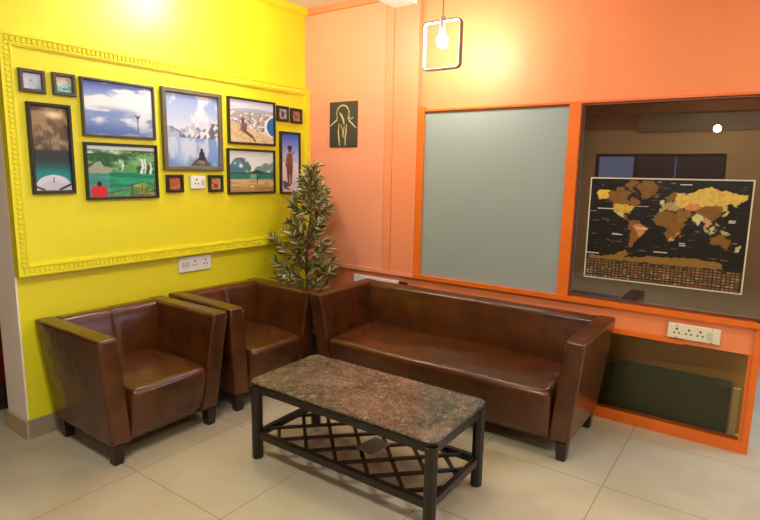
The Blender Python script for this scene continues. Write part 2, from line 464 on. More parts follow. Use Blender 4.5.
lounge('armchair', 'brown leather armchair in the corner between other armchair and sofa', 'armchair', .700, (.350, -.972, 0), math.radians(-2.5), .64)
lounge('sofa', 'long brown leather three-seater sofa along the orange wall', 'sofa', 1.715, (1.538, -.425, 0), -PI/2, .64, taper=.058, seams=(.0,), bseams=(.0,))

# ------------------------------------------------------------------ coffee table
TX0, TX1, TY0, TY1, TZ = 1.050, 2.080, -1.568, -1.080, .405
tcx, tcy = (TX0+TX1)/2, (TY0+TY1)/2; hx, hy = (TX1-TX0)/2, (TY1-TY0)/2
t = thing('coffee_table', 'low coffee table with brown marble top and dark cane lattice shelf', 'table', (tcx, tcy, 0))
def rounded_rect(hx, hy, r, n=6):
    pts = []
    for cx, cy, a0 in ((hx-r, hy-r, 0), (-hx+r, hy-r, PI/2), (-hx+r, -hy+r, PI), (hx-r, -hy+r, 1.5*PI)):
        for i in range(n+1):
            a = a0 + PI/2*i/n; pts.append((cx + r*math.cos(a), cy + r*math.sin(a)))
    return pts
def slab(hx, hy, r, z0, z1, bev=.004):
    bm = bmesh.new(); rings = []
    for dz, ins in ((z0, bev), (z0+bev, 0), (z1-bev, 0), (z1, bev)):
        rings.append([bm.verts.new((x, y, dz)) for x, y in rounded_rect(hx-ins, hy-ins, r)])
    for A, B in zip(rings, rings[1:]):
        n = len(A)
        for i in range(n): bm.faces.new((A[i], A[(i+1) % n], B[(i+1) % n], B[i]))
    bm.faces.new(rings[0][::-1]); bm.faces.new(rings[-1])
    return bm
obj('tabletop', slab(hx, hy, .035, TZ-.016, TZ, .005), m_marble, t)
bm = slab(hx - .006, hy - .006, .035, TZ-.030, TZ-.0165, .004); obj('top_border', bm, m_cane, t)
bm = bmesh.new()
lx, ly = hx - .027, hy - .029
for s in (-1, 1):
    add_box(bm, (-lx, s*ly-.013, TZ-.062), (lx, s*ly+.013, TZ-.0305)); add_box(bm, (s*lx-.013, -ly, TZ-.068), (s*lx+.013, ly, TZ-.0305))
obj('apron', bm, m_cane, t)
for sx in (-1, 1):
    for sy in (-1, 1):
        bm = bmesh.new(); n = 24
        rings = []
        for z in (0, .004, .10, .25, TZ-.031):
            ring = []
            for q in range(n):
                a = 2*PI*q/n; r = .0255 * (1 + (.06 if q % 3 == 0 else 0)) * (.9 if z == 0 else 1)
                ring.append(bm.verts.new((sx*lx + r*math.cos(a), sy*ly + r*math.sin(a), z)))
            rings.append(ring)
        for A, B in zip(rings, rings[1:]):
            for q in range(n): bm.faces.new((A[q], A[(q+1) % n], B[(q+1) % n], B[q]))
        bm.faces.new(rings[0][::-1]); bm.faces.new(rings[-1])
        obj('leg', bm, m_cane, t)
SZ = .125
for s in (-1, 1):
    bm = boxes(((-lx+.02, s*ly-.013, SZ-.020), (lx-.02, s*ly+.013, SZ+.016))); bevel(bm, .004, 2); obj('shelf_rail', bm, m_cane, t)
    bm = boxes(((s*lx-.013, -ly+.02, SZ-.020), (s*lx+.013, ly-.02, SZ+.016))); bevel(bm, .004, 2); obj('shelf_rail', bm, m_cane, t)
# lattice: each diagonal bar a part
def lattice_bar(p, q, z):
    bm = bmesh.new(); p = Vector(p); q = Vector(q); d = (q - p).normalized(); nrm = Vector((-d.y, d.x)) * .0085
    pts = [p + nrm, q + nrm, q - nrm, p - nrm]
    add_hexa(bm, [(a.x, a.y, z-.006) for a in (pts[3], pts[2], pts[1], pts[0])] + [(a.x, a.y, z+.006) for a in (pts[3], pts[2], pts[1], pts[0])])
    return bm
ax, ay = lx - .012, ly - .012
step = .178
for sg, z in ((1, SZ + .004), (-1, SZ - .006)):
    c = -5 * step
    for i in range(-5, 6):
        c = i * step + (.03 if sg > 0 else -.02)
        pts = []
        # line: y = sg*(x - c)
        for x in (-ax, ax):
            y = sg * (x - c)
            if -ay <= y <= ay: pts.append((x, y))
        for y in (-ay, ay):
            x = c + sg * y
            if -ax < x < ax: pts.append((x, y))
        if len(pts) >= 2 and (Vector(pts[0]) - Vector(pts[1])).length > .08:
            obj('lattice_bar', lattice_bar(pts[0], pts[1], z), m_cane, t)
# card on the lattice
bm = bmesh.new()
add_hexa(bm, [(1.560, -1.375, .1365), (1.660, -1.392, .1365), (1.675, -1.255, .1365), (1.575, -1.238, .1365), (1.560, -1.375, .139), (1.660, -1.392, .139), (1.675, -1.255, .139), (1.575, -1.238, .139)])
tag(obj('paper_card', bm, mat('greyish_card', rgb(150, 138, 124), .5)), 'small greyish brown card lying on the table lattice shelf', 'card')

# ------------------------------------------------------------------ painted prints (procedural, computed here)
def fbm(u, v, sc, oct=4, seed=0):
    rs = np.random.RandomState(seed); out = np.zeros_like(u); amp = .5; tot = 0
    for o in range(oct):
        n = 64; gdd = rs.rand(n, n)
        x = u * sc * 2**o; y = v * sc * 2**o
        xi = np.floor(x).astype(int); yi = np.floor(y).astype(int); fx = x - xi; fy = y - yi
        fx = fx*fx*(3-2*fx); fy = fy*fy*(3-2*fy)
        a = gdd[yi % n, xi % n]; b = gdd[yi % n, (xi+1) % n]; c = gdd[(yi+1) % n, xi % n]; d = gdd[(yi+1) % n, (xi+1) % n]
        out += amp * ((a*(1-fx) + b*fx)*(1-fy) + (c*(1-fx) + d*fx)*fy); tot += amp; amp *= .5
    return out / tot
def sm(a, b, x):
    t = np.clip((x - a) / (b - a + 1e-9), 0, 1); return t*t*(3-2*t)
class Pic:
    def __init__(s, nx, ny):
        s.u, s.v = np.meshgrid(np.linspace(0, 1, nx), np.linspace(0, 1, ny)); s.nx, s.ny = nx, ny; s.c = np.zeros((ny, nx, 3)) + 128.
    def put(s, mask, col):
        m = np.clip(np.asarray(mask, float), 0, 1)[..., None]; s.c = s.c*(1-m) + np.asarray(col, float)*m
    def grad(s, t, a, b):
        t = np.clip(t, 0, 1)[..., None]; return np.array(a, float)*(1-t) + np.array(b, float)*t
    def ell(s, cx, cy, rx, ry): return ((s.u-cx)/rx)**2 + ((s.v-cy)/ry)**2 < 1
    def poly(s, pts):
        x, y = s.u, s.v; inside = np.zeros_like(x, bool); n = len(pts)
        for i in range(n):
            x1, y1 = pts[i]; x2, y2 = pts[(i+1) % n]
            if y1 == y2: continue
            cond = ((y1 > y) != (y2 > y)) & (x < (x2-x1)*(y-y1)/(y2-y1) + x1)
            inside ^= cond
        return inside
    def seg(s, x1, y1, x2, y2, w, asp=1.):
        dx, dy = (x2-x1), (y2-y1)/1.
        px, py = s.u-x1, s.v-y1; L2 = dx*dx*asp*asp + dy*dy
        t = np.clip((px*dx*asp*asp + py*dy)/L2, 0, 1)
        return np.hypot((px - t*dx)*asp, py - t*dy) < w

def print_mesh(pic, w, h):
    """grid in local (y right, z up) at x=0, centred"""
    nx, ny = pic.nx, pic.ny
    ys = (pic.u - .5) * w; zs = (.5 - pic.v) * h
    co = np.stack([np.zeros_like(ys), ys, zs], -1).reshape(-1, 3)
    idx = np.arange(nx*ny).reshape(ny, nx)
    f = np.stack([idx[1:, :-1], idx[1:, 1:], idx[:-1, 1:], idx[:-1, :-1]], -1).reshape(-1, 4)
    me = bpy.data.meshes.new('print'); me.from_pydata(co.tolist(), [], f.tolist())
    at = me.color_attributes.new('paint', 'FLOAT_COLOR', 'POINT')
    c = np.ones((nx*ny, 4), np.float32); c[:, :3] = lin(np.clip(pic.c, 0, 255).reshape(-1, 3) / 255.)
    at.data.foreach_set('color', c.ravel()); me.update()
    return me
m_print, nt, b = new_mat('printed_photo')
an = nt.nodes.new('ShaderNodeVertexColor'); an.layer_name = 'paint'
nt.links.new(an.outputs['Color'], b.inputs['Base Color']); b.inputs['Roughness'].default_value = .35

def pic_sky():
    p = Pic(130, 92); u, v = p.u, p.v
    n = fbm(u*1.3, v*2.6, 3, 5, 1)
    p.c = p.grad(v*2.2, (70, 98, 186), (196, 206, 226))
    p.put(sm(.42, .66, n + .55*np.exp(-((v-.42)/.2)**2) - .1 + .18*(u-.4)), (226, 230, 238))
    p.put(sm(.46, .62, v + .06*np.sin(u*4))*.92, (112, 140, 196)); 
    p.put(sm(.5, .6, fbm(u*.7, v*3, 5, 4, 41))*(v > .36)*(v < .56)*.8, (224, 230, 240))
    p.put(sm(.5, .75, fbm(u*1.2, (1-v)*2.4, 4, 5, 5) + .2*(u-.3))*(v > .52), (212, 220, 234))
    p.put(sm(.68, 1, v)*.75*(1-u*.5), (48, 82, 160))
    p.put(p.seg(.765, .60, .765, .93, .014, 1.4), (60, 58, 70))
    p.put(p.seg(.765, .66, .735, .58, .010, 1.4) | p.seg(.765, .66, .80, .58, .010, 1.4), (60, 58, 70)); p.put(p.ell(.765, .61, .012, .022), (50, 44, 50))
    return p
def pic_falls():
    p = Pic(130, 100); u, v = p.u, p.v
    n = fbm(u, v, 9, 5, 2); n2 = fbm(u, v, 5, 4, 9)
    p.c = p.grad(sm(.35, .65, n), (30, 84, 42), (120, 172, 112))
    p.put((v < .16)*sm(.35, .6, n2), (204, 222, 216)); p.put((v < .08), (214, 228, 226))
    for cx, w in ((.48, .03), (.78, .035), (.93, .02), (.84, .015)):
        p.put((abs(u-cx-.01*np.sin(v*20)) < w)*(v > .24)*(v < .56)*sm(.3, .55, fbm(u*3, v, 8, 3, 4)), (214, 232, 232))
    p.put(p.poly([(0, .46), (.1, .34), (.18, .3), (.22, .4), (.36, .44), (.3, .54), (0, .54)]), (150, 160, 132))
    p.put(p.ell(.6, .44, .09, .1), (86, 150, 74))
    wm = (v > .52 + .03*np.sin(u*9))
    p.put(wm, (20, 122, 92)); p.put(wm*sm(.4, .7, fbm(u*.6, v*3, 6, 4, 7)), (42, 168, 118)); p.put(wm*(u < .3)*.5, (92, 150, 160))
    fm = p.poly([(.28, 1), (.42, .9), (.62, .80), (.74, .74), (.9, .70), (1, .66), (1, 1)])
    p.put(fm*sm(.3, .5, n), (128, 160, 60)); p.put(fm*sm(.55, .7, n), (176, 180, 96))
    for a in ((.25, .93, .6, .86), (.6, .95, 1, .80), (.6, .80, .95, .93), (.6, .98, .95, .97)): p.put(p.seg(*a, .010, 1.4), (110, 72, 48))
    for x in (.62, .78, .97): p.put(p.seg(x, .78, x, 1, .012, 1.4), (96, 60, 42))
    p.put(p.ell(.145, .9, .12, .15) & (v > .78), (206, 36, 40)); p.put(p.ell(.15, .745, .035, .055), (44, 28, 24))
    return p
def pic_mountain():
    p = Pic(110, 140); u, v = p.u, p.v
    n = fbm(u, v, 6, 5, 3)
    p.c = p.grad(v*2.2, (120, 154, 216), (206, 218, 238)); p.put(sm(.5, .7, n)*(v < .5)*.8, (226, 232, 242))
    far = v > .44 + .10*np.abs(np.sin(u*5+.6)) - .10*fbm(u, v*0, 9, 3, 5)
    p.put(far, (176, 186, 206)); p.put(far*sm(.45, .6, fbm(u, v, 16, 4, 6)), (226, 230, 238)); p.put(far*sm(.55, .7, fbm(u, v, 12, 4, 8)), (110, 122, 156))
    left = p.poly([(0, .44), (.1, .46), (.3, .52), (.36, .60), (0, .60)]); p.put(left, (96, 108, 150)); p.put(left*sm(.5, .6, n), (170, 180, 204))
    rm = p.poly([(1, .30), (.86, .38), (.72, .46), (.5, .58), (.42, .62), (1, .62)])
    p.put(rm, (92, 98, 124)); p.put(rm*sm(.48, .58, fbm(u*2+v*2, v-u, 8, 4, 2)), (216, 220, 230))
    wt = v > .60; p.put(wt, (118, 156, 214)); p.put(wt*sm(.4, .65, fbm(u*2.4, v*.8, 5, 4, 12)), (188, 206, 232)); p.put(wt*np.exp(-((u-.3)/.15)**2)*.6, (206, 220, 238))
    p.put(wt*sm(.85, 1., v)*.4, (70, 120, 190))
    p.put(p.poly([(.42, 1), (.5, .93), (.58, .88), (.74, .90), (.82, .96), (.84, 1)]), (88, 82, 84)); p.put(p.poly([(.55, .95), (.62, .90), (.72, .93), (.7, .98)]), (132, 122, 116))
    p.put(p.ell(.655, .84, .055, .065), (38, 42, 52)); p.put(p.ell(.655, .765, .026, .028), (34, 30, 34)); p.put(p.poly([(.6, .86), (.72, .86), (.75, .92), (.58, .91)]), (36, 40, 50))
    return p
def pic_cave():
    p = Pic(76, 150); u, v = p.u, p.v
    n = fbm(u, v*2, 6, 5, 11)
    p.c = p.grad(sm(.3, .7, n), (84, 66, 46), (156, 132, 100)); p.put(np.exp(-((u-.62)/.25)**2-((v-.09)/.05)**2), (246, 220, 176))
    p.put((v > .28)*(v < .52)*(abs(u-.5) < .2)*sm(.4, .6, fbm(u*3, v, 7, 3, 4))*.6, (60, 48, 36))
    p.put(sm(.49, .53, v), (36, 44, 42)); p.put(sm(.60, .80, v), (10, 118, 118)); p.put(sm(.72, .85, v)*.5, (20, 160, 150)) 
    p.put(p.ell(.5, .98, .52, .17), (206, 206, 218)); p.put(p.ell(.5, 1.02, .40, .14), (190, 192, 210))
    p.put(p.seg(.03, .955, .22, .99, .012, .5)|p.seg(.66, .99, .96, .93, .014, .5), (40, 40, 40))
    p.put(p.seg(.5, .84, .5, .90, .008, .5), (44, 36, 36))
    return p
def pic_beach():
    p = Pic(110, 100); u, v = p.u, p.v
    n = fbm(u, v, 20, 3, 13)
    p.c = p.grad(v*3, (206, 222, 244), (200, 208, 220)); p.put(p.ell(.6, .28, .6, .1)*.8, (150, 166, 196))
    town = (v > .27) & (v < .72); p.put(town, (160, 160, 162)); p.put(town*sm(.5, .6, n), (226, 224, 222)); p.put(town*sm(.62, .7, fbm(u, v, 16, 3, 1)), (96, 108, 108))
    p.put(p.ell(1.02, .58, .24, .26), (238, 240, 240)); p.put(p.ell(1.03, .58, .19, .24), (20, 120, 196))
    sand = v > .55 + .12*(u-.2); sand = (v > .50 + .36*u); p.put(sand, (214, 196, 156)); p.put(sand*sm(.5, .62, n)*.5, (176, 156, 120))
    p.put(p.ell(.31, .64, .07, .13), (120, 84, 104)); p.put(p.ell(.29, .49, .03, .05), (52, 36, 34)); p.put(p.seg(.34, .74, .5, .86, .035, 1.2)|p.seg(.5, .86, .56, .95, .025, 1.2), (94, 70, 76)); p.put(p.seg(.25, .56, .23, .72, .02, 1.2), (176, 130, 110))
    return p
def pic_lake():
    p = Pic(110, 96); u, v = p.u, p.v
    n = fbm(u, v, 8, 4, 21)
    p.c = p.grad(v*2, (206, 222, 230), (226, 230, 224))
    tr = p.ell(.24, .36, .2, .2) | p.ell(.05, .45, .12, .12) | p.ell(.38, .42, .1, .12); p.put(tr*sm(.25, .45, n), (66, 120, 136))
    p.put((p.ell(.92, .42, .22, .16) | p.ell(.7, .46, .15, .1))*sm(.25, .45, n), (110, 148, 152))
    p.put(p.poly([(.34, .56), (.48, .50), (.6, .46), (.72, .49), (.86, .55)]), (48, 52, 50)); p.put((v > .52)*(v < .58), (52, 84, 78))
    p.put((v > .56)*(v < .70), (36, 128, 110)); p.put((v > .56)*(v < .68)*(u > .45)*(u < .6)*.6, (160, 190, 176))
    sd = v > .69; p.put(sd, (206, 178, 132)); p.put(sd*sm(.45, .6, fbm(u*.5, v*2, 12, 3, 2))*.5, (156, 122, 74)); p.put((v > .88)*.5, (150, 112, 58))
    p.put(p.seg(.62, .60, .62, .78, .012, 1.2), (40, 36, 34)); p.put(p.ell(.5, .87, .04, .02), (236, 226, 200))
    return p
def pic_man():
    p = Pic(56, 130); u, v = p.u, p.v
    p.c = p.grad(v*2.6, (58, 96, 214), (176, 190, 228)); p.put(sm(.46, .52, v), (222, 218, 226)); p.put((v > .55)*sm(.4, .7, fbm(u, v, 8, 3, 2))*.3, (190, 186, 200))
    p.put(p.poly([(.1, .80), (.5, .86), (.5, .9), (.2, .93), (.1, .88)]), (96, 84, 120)); p.put(p.seg(.15, .92, .45, .96, .014, .45), (90, 80, 116))
    p.put(p.poly([(.32, .34), (.62, .34), (.66, .55), (.58, .88), (.50, .88), (.48, .60), (.45, .88), (.36, .88), (.28, .55)]), (122, 78, 50)); p.put(p.poly([(.32, .56), (.62, .56), (.6, .7), (.34, .7)]), (98, 68, 48))
    p.put(p.ell(.49, .27, .11, .06), (112, 72, 52)); p.put(p.ell(.48, .235, .14, .035), (36, 32, 36)); p.put(p.seg(.34, .38, .25, .55, .016, .45), (126, 84, 58)); p.put(p.seg(.6, .36, .74, .30, .014, .45), (126, 84, 58))
    return p
def pic_small(kind):
    p = Pic(40, 40); u, v = p.u, p.v; n = fbm(u, v, 6, 4, 30 + kind)
    if kind == 0:
        p.c = p.grad(v, (188, 196, 214), (202, 206, 216)); p.put((v > .4)*sm(.4, .6, n), (166, 180, 206)); p.put(p.ell(.45, .45, .08, .06), (96, 104, 128))
    elif kind == 1:
        p.c = p.grad(v, (206, 196, 184), (190, 200, 200)); p.put((v > .55)*sm(.35, .55, n), (88, 178, 172)); p.put(p.ell(.5, .72, .2, .12), (52, 130, 124)); p.put(p.ell(.42, .66, .05, .07) | p.ell(.6, .66, .05, .07), (214, 226, 226)); p.put((v < .5)*sm(.5, .65, n)*.7, (158, 136, 120))
    elif kind == 2:
        p.c = p.grad(sm(.35, .65, n), (180, 92, 58), (196, 122, 84)); p.put(p.ell(.5, .55, .25, .2)*sm(.4, .6, n), (206, 84, 44))
    elif kind == 3:
        p.c = p.grad(sm(.3, .7, n), (130, 74, 48), (196, 160, 116)); p.put(p.ell(.5, .38, .2, .22), (188, 140, 100)); p.put(p.ell(.5, .68, .22, .2), (176, 44, 46)); p.put((u > .8), (196, 180, 90))
    elif kind == 4:
        p.c = p.grad(sm(.3, .7, n), (150, 144, 150), (206, 204, 210)); p.put(p.ell(.5, .55, .2, .32), (74, 60, 76)); p.put(p.ell(.5, .25, .1, .1), (140, 104, 90))
    else:
        p.c = p.grad(sm(.3, .7, n), (140, 90, 66), (190, 146, 112)); p.put(p.ell(.55, .5, .2, .3), (150, 66, 60)); p.put(p.ell(.5, .3, .12, .12), (196, 160, 130))
    return p

def picture(label, ya, yb, za, zb, pic, fm, fw=.017, fd=.022, group=None):
    w, h = yb - ya, zb - za
    t = thing('picture_frame', label, 'picture', (D - .0055, (ya+yb)/2, (za+zb)/2), 0, group)
    bm = bmesh.new()
    o = [(-w/2, -h/2), (w/2, -h/2), (w/2, h/2), (-w/2, h/2)]; i_ = [(-w/2+fw, -h/2+fw), (w/2-fw, -h/2+fw), (w/2-fw, h/2-fw), (-w/2+fw, h/2-fw)]
    prof = [(0, 0), (0, fd-.003), (.15, fd), (.75, fd), (1, fd-.006), (1, 0)]
    rings = [[bm.verts.new((x, o[q][0]*(1-s)+i_[q][0]*s, o[q][1]*(1-s)+i_[q][1]*s)) for q in range(4)] for s, x in prof]
    for A, B in zip(rings, rings[1:] + rings[:1]):
        for q in range(4): bm.faces.new((A[q], A[(q+1) % 4], B[(q+1) % 4], B[q]))
    obj('frame', bm, fm, t)
    pw, ph = w - 2*fw + .002, h - 2*fw + .002
    me = print_mesh(pic, pw, ph)
    p = link('print', me, m_print, t); p.location = (.009, 0, 0)
    bm = boxes(((0, -pw/2, -ph/2), (.006, pw/2, ph/2))); obj('backing', bm, m_black_fr, t)
    return t
picture('tiny dark-framed print of pale blue water, upper left end of yellow wall', -2.056, -1.940, 1.752, 1.860, pic_small(0), m_brass_l, .018)
picture('tiny dark-framed print with turquoise pool, right of the pale one at top left', -1.905, -1.795, 1.754, 1.863, pic_small(1), m_brass_l, .018)
picture('tall narrow framed photo of brown cave above teal water', -2.034, -1.828, 1.265, 1.709, pic_cave(), m_black_fr, .018)
picture('wide framed photo of blue cloudy sky mirrored in water with tiny figure', -1.771, -1.354, 1.563, 1.862, pic_sky(), m_brass_l, .014)
picture('framed photo of green lagoon and waterfalls with person in red', -1.773, -1.351, 1.228, 1.532, pic_falls(), m_black_fr, .015)
picture('largest photo, snowy mountains over blue lake in weathered grey-brown frame', -1.308, -.877, 1.390, 1.873, pic_mountain(), m_wood_fr, .028, .026)
picture('tiny framed orange-brown print left of the white wall switch', -1.294, -1.180, 1.257, 1.364, pic_small(2), m_black_fr, .018)
picture('tiny framed print with red patch, right of the white wall switch', -.990, -.878, 1.254, 1.363, pic_small(3), m_black_fr, .018)
picture('framed photo of person sitting on sand above a bay town', -.822, -.401, 1.571, 1.875, pic_beach(), m_black_fr, .014)
picture('framed photo of sandy lake shore with dark low hill', -.834, -.407, 1.236, 1.540, pic_lake(), m_black_fr, .014)
picture('tiny dark-framed print with pale grey picture right of beach photo', -.376, -.264, 1.752, 1.860, pic_small(4), m_black_fr, .018)
picture('tiny dark-framed reddish print nearest the room corner', -.238, -.121, 1.748, 1.856, pic_small(5), m_black_fr, .018)
picture('tall narrow framed photo of standing man under deep blue sky', -.351, -.142, 1.228, 1.681, pic_man(), m_black_fr, .014)

# ------------------------------------------------------------------ electrical plates
def plate_yellow(label, ya, yb, za, zb, x, sockets, name='wall_socket', cat='socket', switch=0):
    w, h = yb-ya, zb-za
    t = thing(name, label, cat, (x, (ya+yb)/2, (za+zb)/2))
    bm = boxes(((0, -w/2, -h/2), (.018, w/2, h/2))); bevel(bm, .004, 2); obj('plate', bm, m_white_pl, t)
    for cy in sockets:
        bm = bmesh.new()
        for dy, dz, r in ((0, .017, .0055), (-.011, -.008, .0045), (.011, -.008, .0045)):
            bmesh.ops.create_cone(bm, cap_ends=True, segments=12, radius1=r, radius2=r, depth=.002, matrix=Matrix.Translation((.0185, cy+dy, dz)) @ Matrix.Rotation(PI/2, 4, 'Y'))
        obj('pin_holes', bm, m_hole, t)
    for cy in (switch if isinstance(switch, (list, tuple)) else []):
        bm = boxes(((.017, cy-.011, -.018), (.022, cy+.011, .018))); bevel(bm, .002, 1); obj('switch', bm, m_greyhole, t)
    return t
plate_yellow('white plate with two sockets and switches low on the yellow wall', -1.205, -.963, .748, .844, 0, (-.005, .075), switch=(-.09, -.062))
plate_yellow('small white socket plate between two tiny picture frames', -1.127, -1.020, 1.277, 1.358, D-.006, (-.012,), switch=(.034,))
# orange wall plate
t = thing('wall_socket', 'cream plate with three sockets and switch below the world map', 'socket', (2.761, -.0, .594))
bm = boxes(((-.122, -.028, -.040), (.122, 0, .040))); bevel(bm, .004, 2); obj('plate', bm, m_cream_pl, t)
for cx in (-.078, -.022, .032):
    bm = bmesh.new()
    for dx, dz, r in ((0, .013, .0055), (-.012, -.009, .0045), (.012, -.009, .0045)):
        bmesh.ops.create_cone(bm, cap_ends=True, segments=12, radius1=r, radius2=r, depth=.002, matrix=Matrix.Translation((cx+dx, -.0285, dz)) @ Matrix.Rotation(PI/2, 4, 'X'))
    obj('pin_holes', bm, m_hole, t)
bm = boxes(((.064, -.033, -.018), (.088, -.027, .018))); bevel(bm, .002, 1); obj('switch', bm, m_greyhole, t)
for cx, cz in ((-.078, .033), (-.078, -.033), (.084, .034), (.084, -.034)):
    bm = bmesh.new(); bmesh.ops.create_cone(bm, cap_ends=True, segments=10, radius1=.003, radius2=.003, depth=.002, matrix=Matrix.Translation((cx, -.0285, cz)) @ Matrix.Rotation(PI/2, 4, 'X'))
    obj('screw', bm, m_hole, t)
t = thing('wall_socket', 'long white socket strip on orange wall behind the sofa back', 'socket', (.70, 0, .602))
bm = boxes(((-.205, -.03, -.030), (.19, 0, .030))); bevel(bm, .004, 2); obj('plate', bm, m_white_pl, t)
bm = boxes(((.20, -.02, -.01), (.26, 0, .02))); obj('junction_cover', bm, m_hole, t)

# ------------------------------------------------------------------ dark plaque with cream line art (plain design)
t = thing('wall_plaque', 'dark rectangular plaque with cream line drawing on salmon wall', 'plaque', (.388, -.028, 1.742))
bm = boxes(((-.129, -.012, -.163), (.129, 0, .163))); bevel(bm, .002, 1); obj('panel', bm, mat('charcoal_panel', rgb(62, 56, 46), .5), t)
bm = bmesh.new()
def stroke(pts, w):
    P = [Vector(p) for p in pts]; L_, R_ = [], []
    for i, p in enumerate(P):
        d = (P[min(i+1, len(P)-1)] - P[max(i-1, 0)]).normalized(); nrm = Vector((-d.y, d.x))
        ww = w * (.35 + .65*math.sin(PI*(i+.3)/(len(P)-.4)))
        L_.append(bm.verts.new(((p+nrm*ww).x, -.0135, (p+nrm*ww).y))); R_.append(bm.verts.new(((p-nrm*ww).x, -.0135, (p-nrm*ww).y)))
    for i in range(len(P)-1): bm.faces.new((L_[i], L_[i+1], R_[i+1], R_[i]))
arc = [(.0 + .058*math.cos(a), .078 + .058*math.sin(a)) for a in np.linspace(PI*1.15, -.25*PI, 16)]
stroke(arc, .005)
stroke([(-.03, .085), (-.012, .062), (.004, .035), (.012, .0)], .009)
stroke([(-.125, -.012), (-.09, .012), (-.06, .03), (-.05, .055)], .006)
stroke([(.125, -.03), (.09, .0), (.06, .025), (.05, .05)], .006)
stroke([(-.035, .005), (-.042, -.06), (-.035, -.11), (-.03, -.155)], .006)
stroke([(.035, .0), (.03, -.06), (.022, -.11), (.025, -.155)], .006)
stroke([(-.02, .0), (.0, -.04), (-.005, -.09)], .004); stroke([(.015, -.01), (.008, -.05), (.01, -.1)], .004)
stroke([(.05, .06), (.08, .035), (.10, .05)], .004)
obj('line_art', bm, mat('cream_ink', rgb(206, 190, 140), .5), t)

